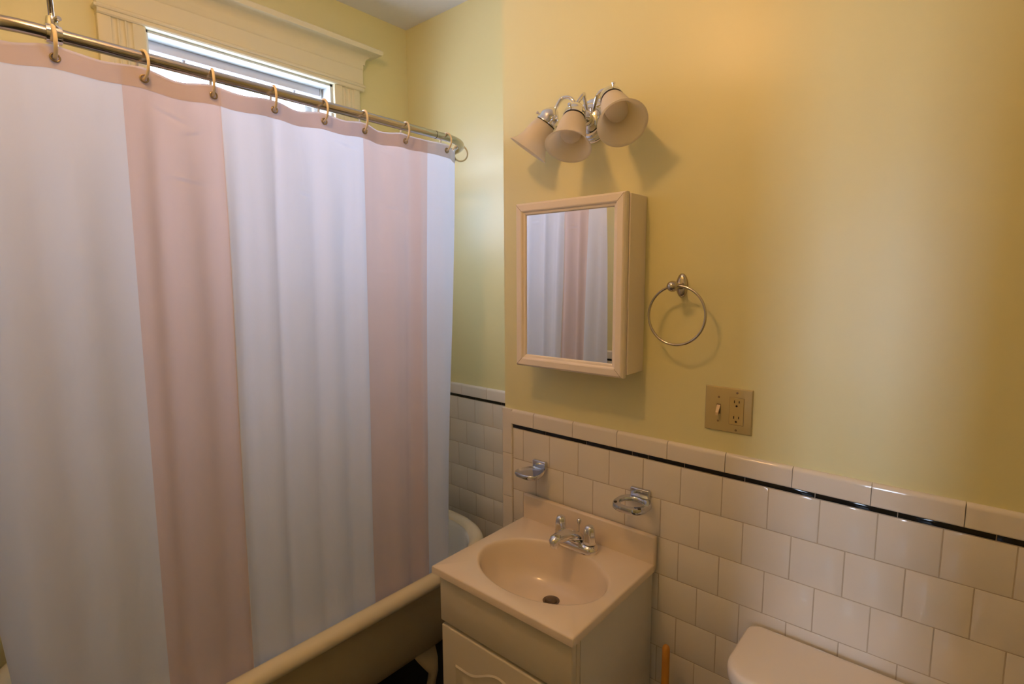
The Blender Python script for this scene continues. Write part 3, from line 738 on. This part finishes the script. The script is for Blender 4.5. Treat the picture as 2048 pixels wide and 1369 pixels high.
# ------------------------------------------------------------------ vanity light
vl = empty('vanity_light', (0.256, 0, 2.045), 'chrome wall light with three frosted bell shades above the mirror', 'wall light')
bm = B(); rings = []
for sc, y in ((1.0, -0.0004), (1.0, -0.005), (0.95, -0.0085), (0.93, -0.009), (0.90, -0.014), (0.86, -0.0155), (0.84, -0.016), (0.81, -0.021), (0.74, -0.0235), (0.72, -0.024), (0.66, -0.030), (0.45, -0.036), (0.2, -0.038)):
    rings.append([Vector((0.256 + 0.058 * sc * cos(2 * pi * k / 48), y, 2.040 + 0.061 * sc * sin(2 * pi * k / 48))) for k in range(48)])
loft(bm, rings); obj('back_plate', bm, M['chrome'], vl, smooth=35)
bm = B(); lathe(bm, [(0.020, 0.030), (0.022, 0.040), (0.018, 0.050), (0.008, 0.054), (0.006, 0.058), (0.009, 0.062), (0.0095, 0.067), (0.006, 0.072), (0, 0.0735)], (0.256, 0, 2.040), (0, -1, 0), 24); obj('centre_knob', bm, M['chrome'], vl, smooth=50)
BELLS = [((0.158, -0.066, 2.064), (0.103, -0.094, 1.978), (0.180, -0.045, 2.108)),
         ((0.262, -0.098, 2.048), (0.276, -0.150, 1.950), (0.262, -0.062, 2.096)),
         ((0.365, -0.096, 2.064), (0.436, -0.160, 1.972), (0.340, -0.058, 2.094))]
for i, (sk, mo, top) in enumerate(BELLS):
    sk, mo, top = Vector(sk), Vector(mo), Vector(top); ax = (mo - sk).normalized()
    st = Vector((0.256 + (i - 1) * 0.016, -0.030, 2.050))
    cap0 = sk - ax * 0.014
    pts = bez([st, st + (top - st) * 0.45 + Vector((0, -0.008, 0.022)), top, cap0 - ax * 0.010, cap0 + ax * 0.004], 8)
    bm = B(); tube(bm, pts, 0.0052, 12); arm = obj('arm', bm, M['chrome'], vl, smooth='all')
    bm = B(); lathe(bm, [(0, -0.018), (0.008, -0.018), (0.013, -0.015), (0.021, -0.006), (0.0275, 0.004), (0.029, 0.010), (0.029, 0.022), (0.031, 0.024), (0.031, 0.028), (0.027, 0.028)], sk, ax, 32)
    cup = obj('shade_holder', bm, M['chrome'], arm, smooth=45)
    a, b_, d = frame_axes(ax)
    for k in range(3):
        bm = B(); dr = (a * cos(2.1 * k + 0.6) + b_ * sin(2.1 * k + 0.6)); lathe(bm, [(0.0025, 0), (0.0025, 0.008), (0.0045, 0.008), (0.0045, 0.012), (0, 0.0125)], sk + ax * 0.017 + dr * 0.0285, dr, 8); obj('thumb_screw', bm, M['chrome'], cup)
    bm = B(); L = (mo - sk).length; lathe(bm, [(0.0262, 0.0265), (0.0292, 0.0268), (0.0292, 0.0315), (0.0270, 0.032)], sk, ax, 32); obj('gasket', bm, M['bolt'], cup, label='black rubber gasket')
    pr = [(0.0270, 0.026), (0.0288, 0.030), (0.0325, 0.040), (0.0360, 0.052), (0.0385, 0.066), (0.0405, 0.080), (0.0440, 0.094), (0.0500, 0.106), (0.0575, 0.1155), (0.0615, 0.1190)]
    k_ = L / 0.108; pr = [(r, 0.026 + (h - 0.026) * k_) for r, h in pr]
    inner = [(r - 0.0022, h + 0.0006) for r, h in reversed(pr)]
    bm = B(); lathe(bm, pr + [(pr[-1][0] + 0.0003, pr[-1][1] + 0.0010)] + inner, sk, ax, 48); obj('lamp_shade', bm, M['frost'], arm, smooth=60, label='frosted glass bell shade')
    bm = B(); lathe(bm, [(0, 0.020), (0.0125, 0.020), (0.0135, 0.035), (0.018, 0.046), (0.0255, 0.060), (0.0285, 0.074), (0.0265, 0.088), (0.018, 0.098), (0.008, 0.1025), (0, 0.1035)], sk, ax, 28); obj('bulb', bm, M['bulb'] if 'bulb' in M else M.setdefault('bulb', newmat('unlit_bulb', (0.92, 0.86, 0.78), 0.3)), arm, smooth='all')

# ------------------------------------------------------------------ toilet
to = empty('toilet', (0.965, -0.13, 0), 'white toilet, its tank lid showing at the lower right', 'toilet')
LX0, LX1, LY0, LY1 = 0.742, 1.215, -0.235, -0.016
def lid(ins, z, r=0.04, tap=0.0):
    out = []; x0, x1, y0, y1 = LX0 + ins, LX1 - ins, LY0 + ins, LY1 - ins * 0.6; n = 10
    rb, rf = 0.026, 0.070
    for cx, cy, rr_, a0 in ((x1 - rb, y1 - rb, rb, 0), (x0 + rb, y1 - rb, rb, pi / 2), (x0 + rf, y0 + rf, rf, pi), (x1 - rf, y0 + rf, rf, 1.5 * pi)):
        for k in range(n + 1):
            a = a0 + pi / 2 * k / n; out.append(Vector((cx + rr_ * cos(a), cy + rr_ * sin(a), z)))
    return out
bm = B(); loft(bm, [lid(0.010, 0.706), lid(0.002, 0.708), lid(0.0, 0.714), lid(0.0, 0.733), lid(0.002, 0.740), lid(0.007, 0.7445), lid(0.014, 0.7465), lid(0.03, 0.7475), lid(0.045, 0.748)])
obj('tank_lid', bm, M['porc'], to, smooth=50)
bm = B(); loft(bm, [lid(0.060, 0.36), lid(0.045, 0.375), lid(0.030, 0.50), lid(0.020, 0.7055)]); tank = obj('tank', bm, M['porc'], to, smooth=50)
bm = B(); tube(bm, bez([(0.79, -0.222, 0.655), (0.79, -0.245, 0.655), (0.79, -0.25, 0.655), (0.85, -0.252, 0.648)], 5), 0.006, 10); obj('flush_lever', bm, M['chrome'], tank, smooth='all')
def bowl(w, l0, l1, z, n=48): return [Vector((0.96 + w * cos(2 * pi * k / n), (l0 + l1) / 2 + (l1 - l0) / 2 * sin(2 * pi * k / n), z)) for k in range(n)]
bm = B(); loft(bm, [bowl(0.11, -0.55, -0.10, 0.0), bowl(0.10, -0.53, -0.11, 0.10), bowl(0.12, -0.60, -0.10, 0.22), bowl(0.175, -0.69, -0.14, 0.34), bowl(0.185, -0.71, -0.15, 0.375), bowl(0.15, -0.68, -0.20, 0.385), bowl(0.12, -0.62, -0.25, 0.30), bowl(0.05, -0.5, -0.35, 0.22)])
box(bm, 0.86, 1.06, -0.24, -0.05, 0.20, 0.3615, 0.02, 3); obj('bowl', bm, M['porc'], to, smooth=50)
bm = B(); loft(bm, [bowl(0.185, -0.715, -0.235, 0.386), bowl(0.190, -0.72, -0.232, 0.395), bowl(0.188, -0.718, -0.234, 0.412), bowl(0.17, -0.70, -0.25, 0.418)]); obj('seat_lid', bm, M['porc'], to, smooth=50)

# ------------------------------------------------------------------ plunger
PXY = (0.552, -0.075)
pl = empty('plunger', (PXY[0], PXY[1], 0), 'wooden plunger stick standing between the vanity and the toilet', 'plunger')
bm = B(); lathe(bm, [(0.0, 0.622), (0.005, 0.6210), (0.0085, 0.617), (0.0102, 0.610), (0.0102, 0.09)], (PXY[0], PXY[1], 0), (0, 0, 1), 20); obj('stick', bm, M['wood'], pl, smooth=50)
bm = B(); lathe(bm, [(0.0, 0.10), (0.018, 0.10), (0.020, 0.075), (0.045, 0.055), (0.055, 0.025), (0.055, 0.0), (0.048, 0.0), (0.045, 0.03), (0, 0.05)], (PXY[0], PXY[1], 0.001), (0, 0, 1), 28); obj('rubber_cup', bm, M['rubber'], pl, smooth=50)

# ------------------------------------------------------------------ ceiling light (lit)
LC = (0.30, -1.08)
cl = empty('ceiling_light', (LC[0], LC[1], ZC), 'glowing round globe hanging on a short stem from the ceiling', 'ceiling light')
bm = B(); lathe(bm, [(0, 0.0005), (0.075, 0.0005), (0.078, 0.012), (0.06, 0.022), (0.045, 0.026), (0.0, 0.026)], (LC[0], LC[1], ZC), (0, 0, -1), 32); obj('canopy', bm, M['lampmetal'], cl, smooth=40)
bm = B(); tube(bm, [(LC[0], LC[1], ZC - 0.02), (LC[0], LC[1], ZC - 0.125)], 0.012, 12); obj('stem', bm, M['lampmetal'], cl, smooth='all')
bm = B(); bmesh.ops.create_uvsphere(bm, u_segments=32, v_segments=20, radius=0.058, matrix=Matrix.Translation((LC[0], LC[1], ZC - 0.17))); obj('globe', bm, M['globe'], cl, smooth='all')
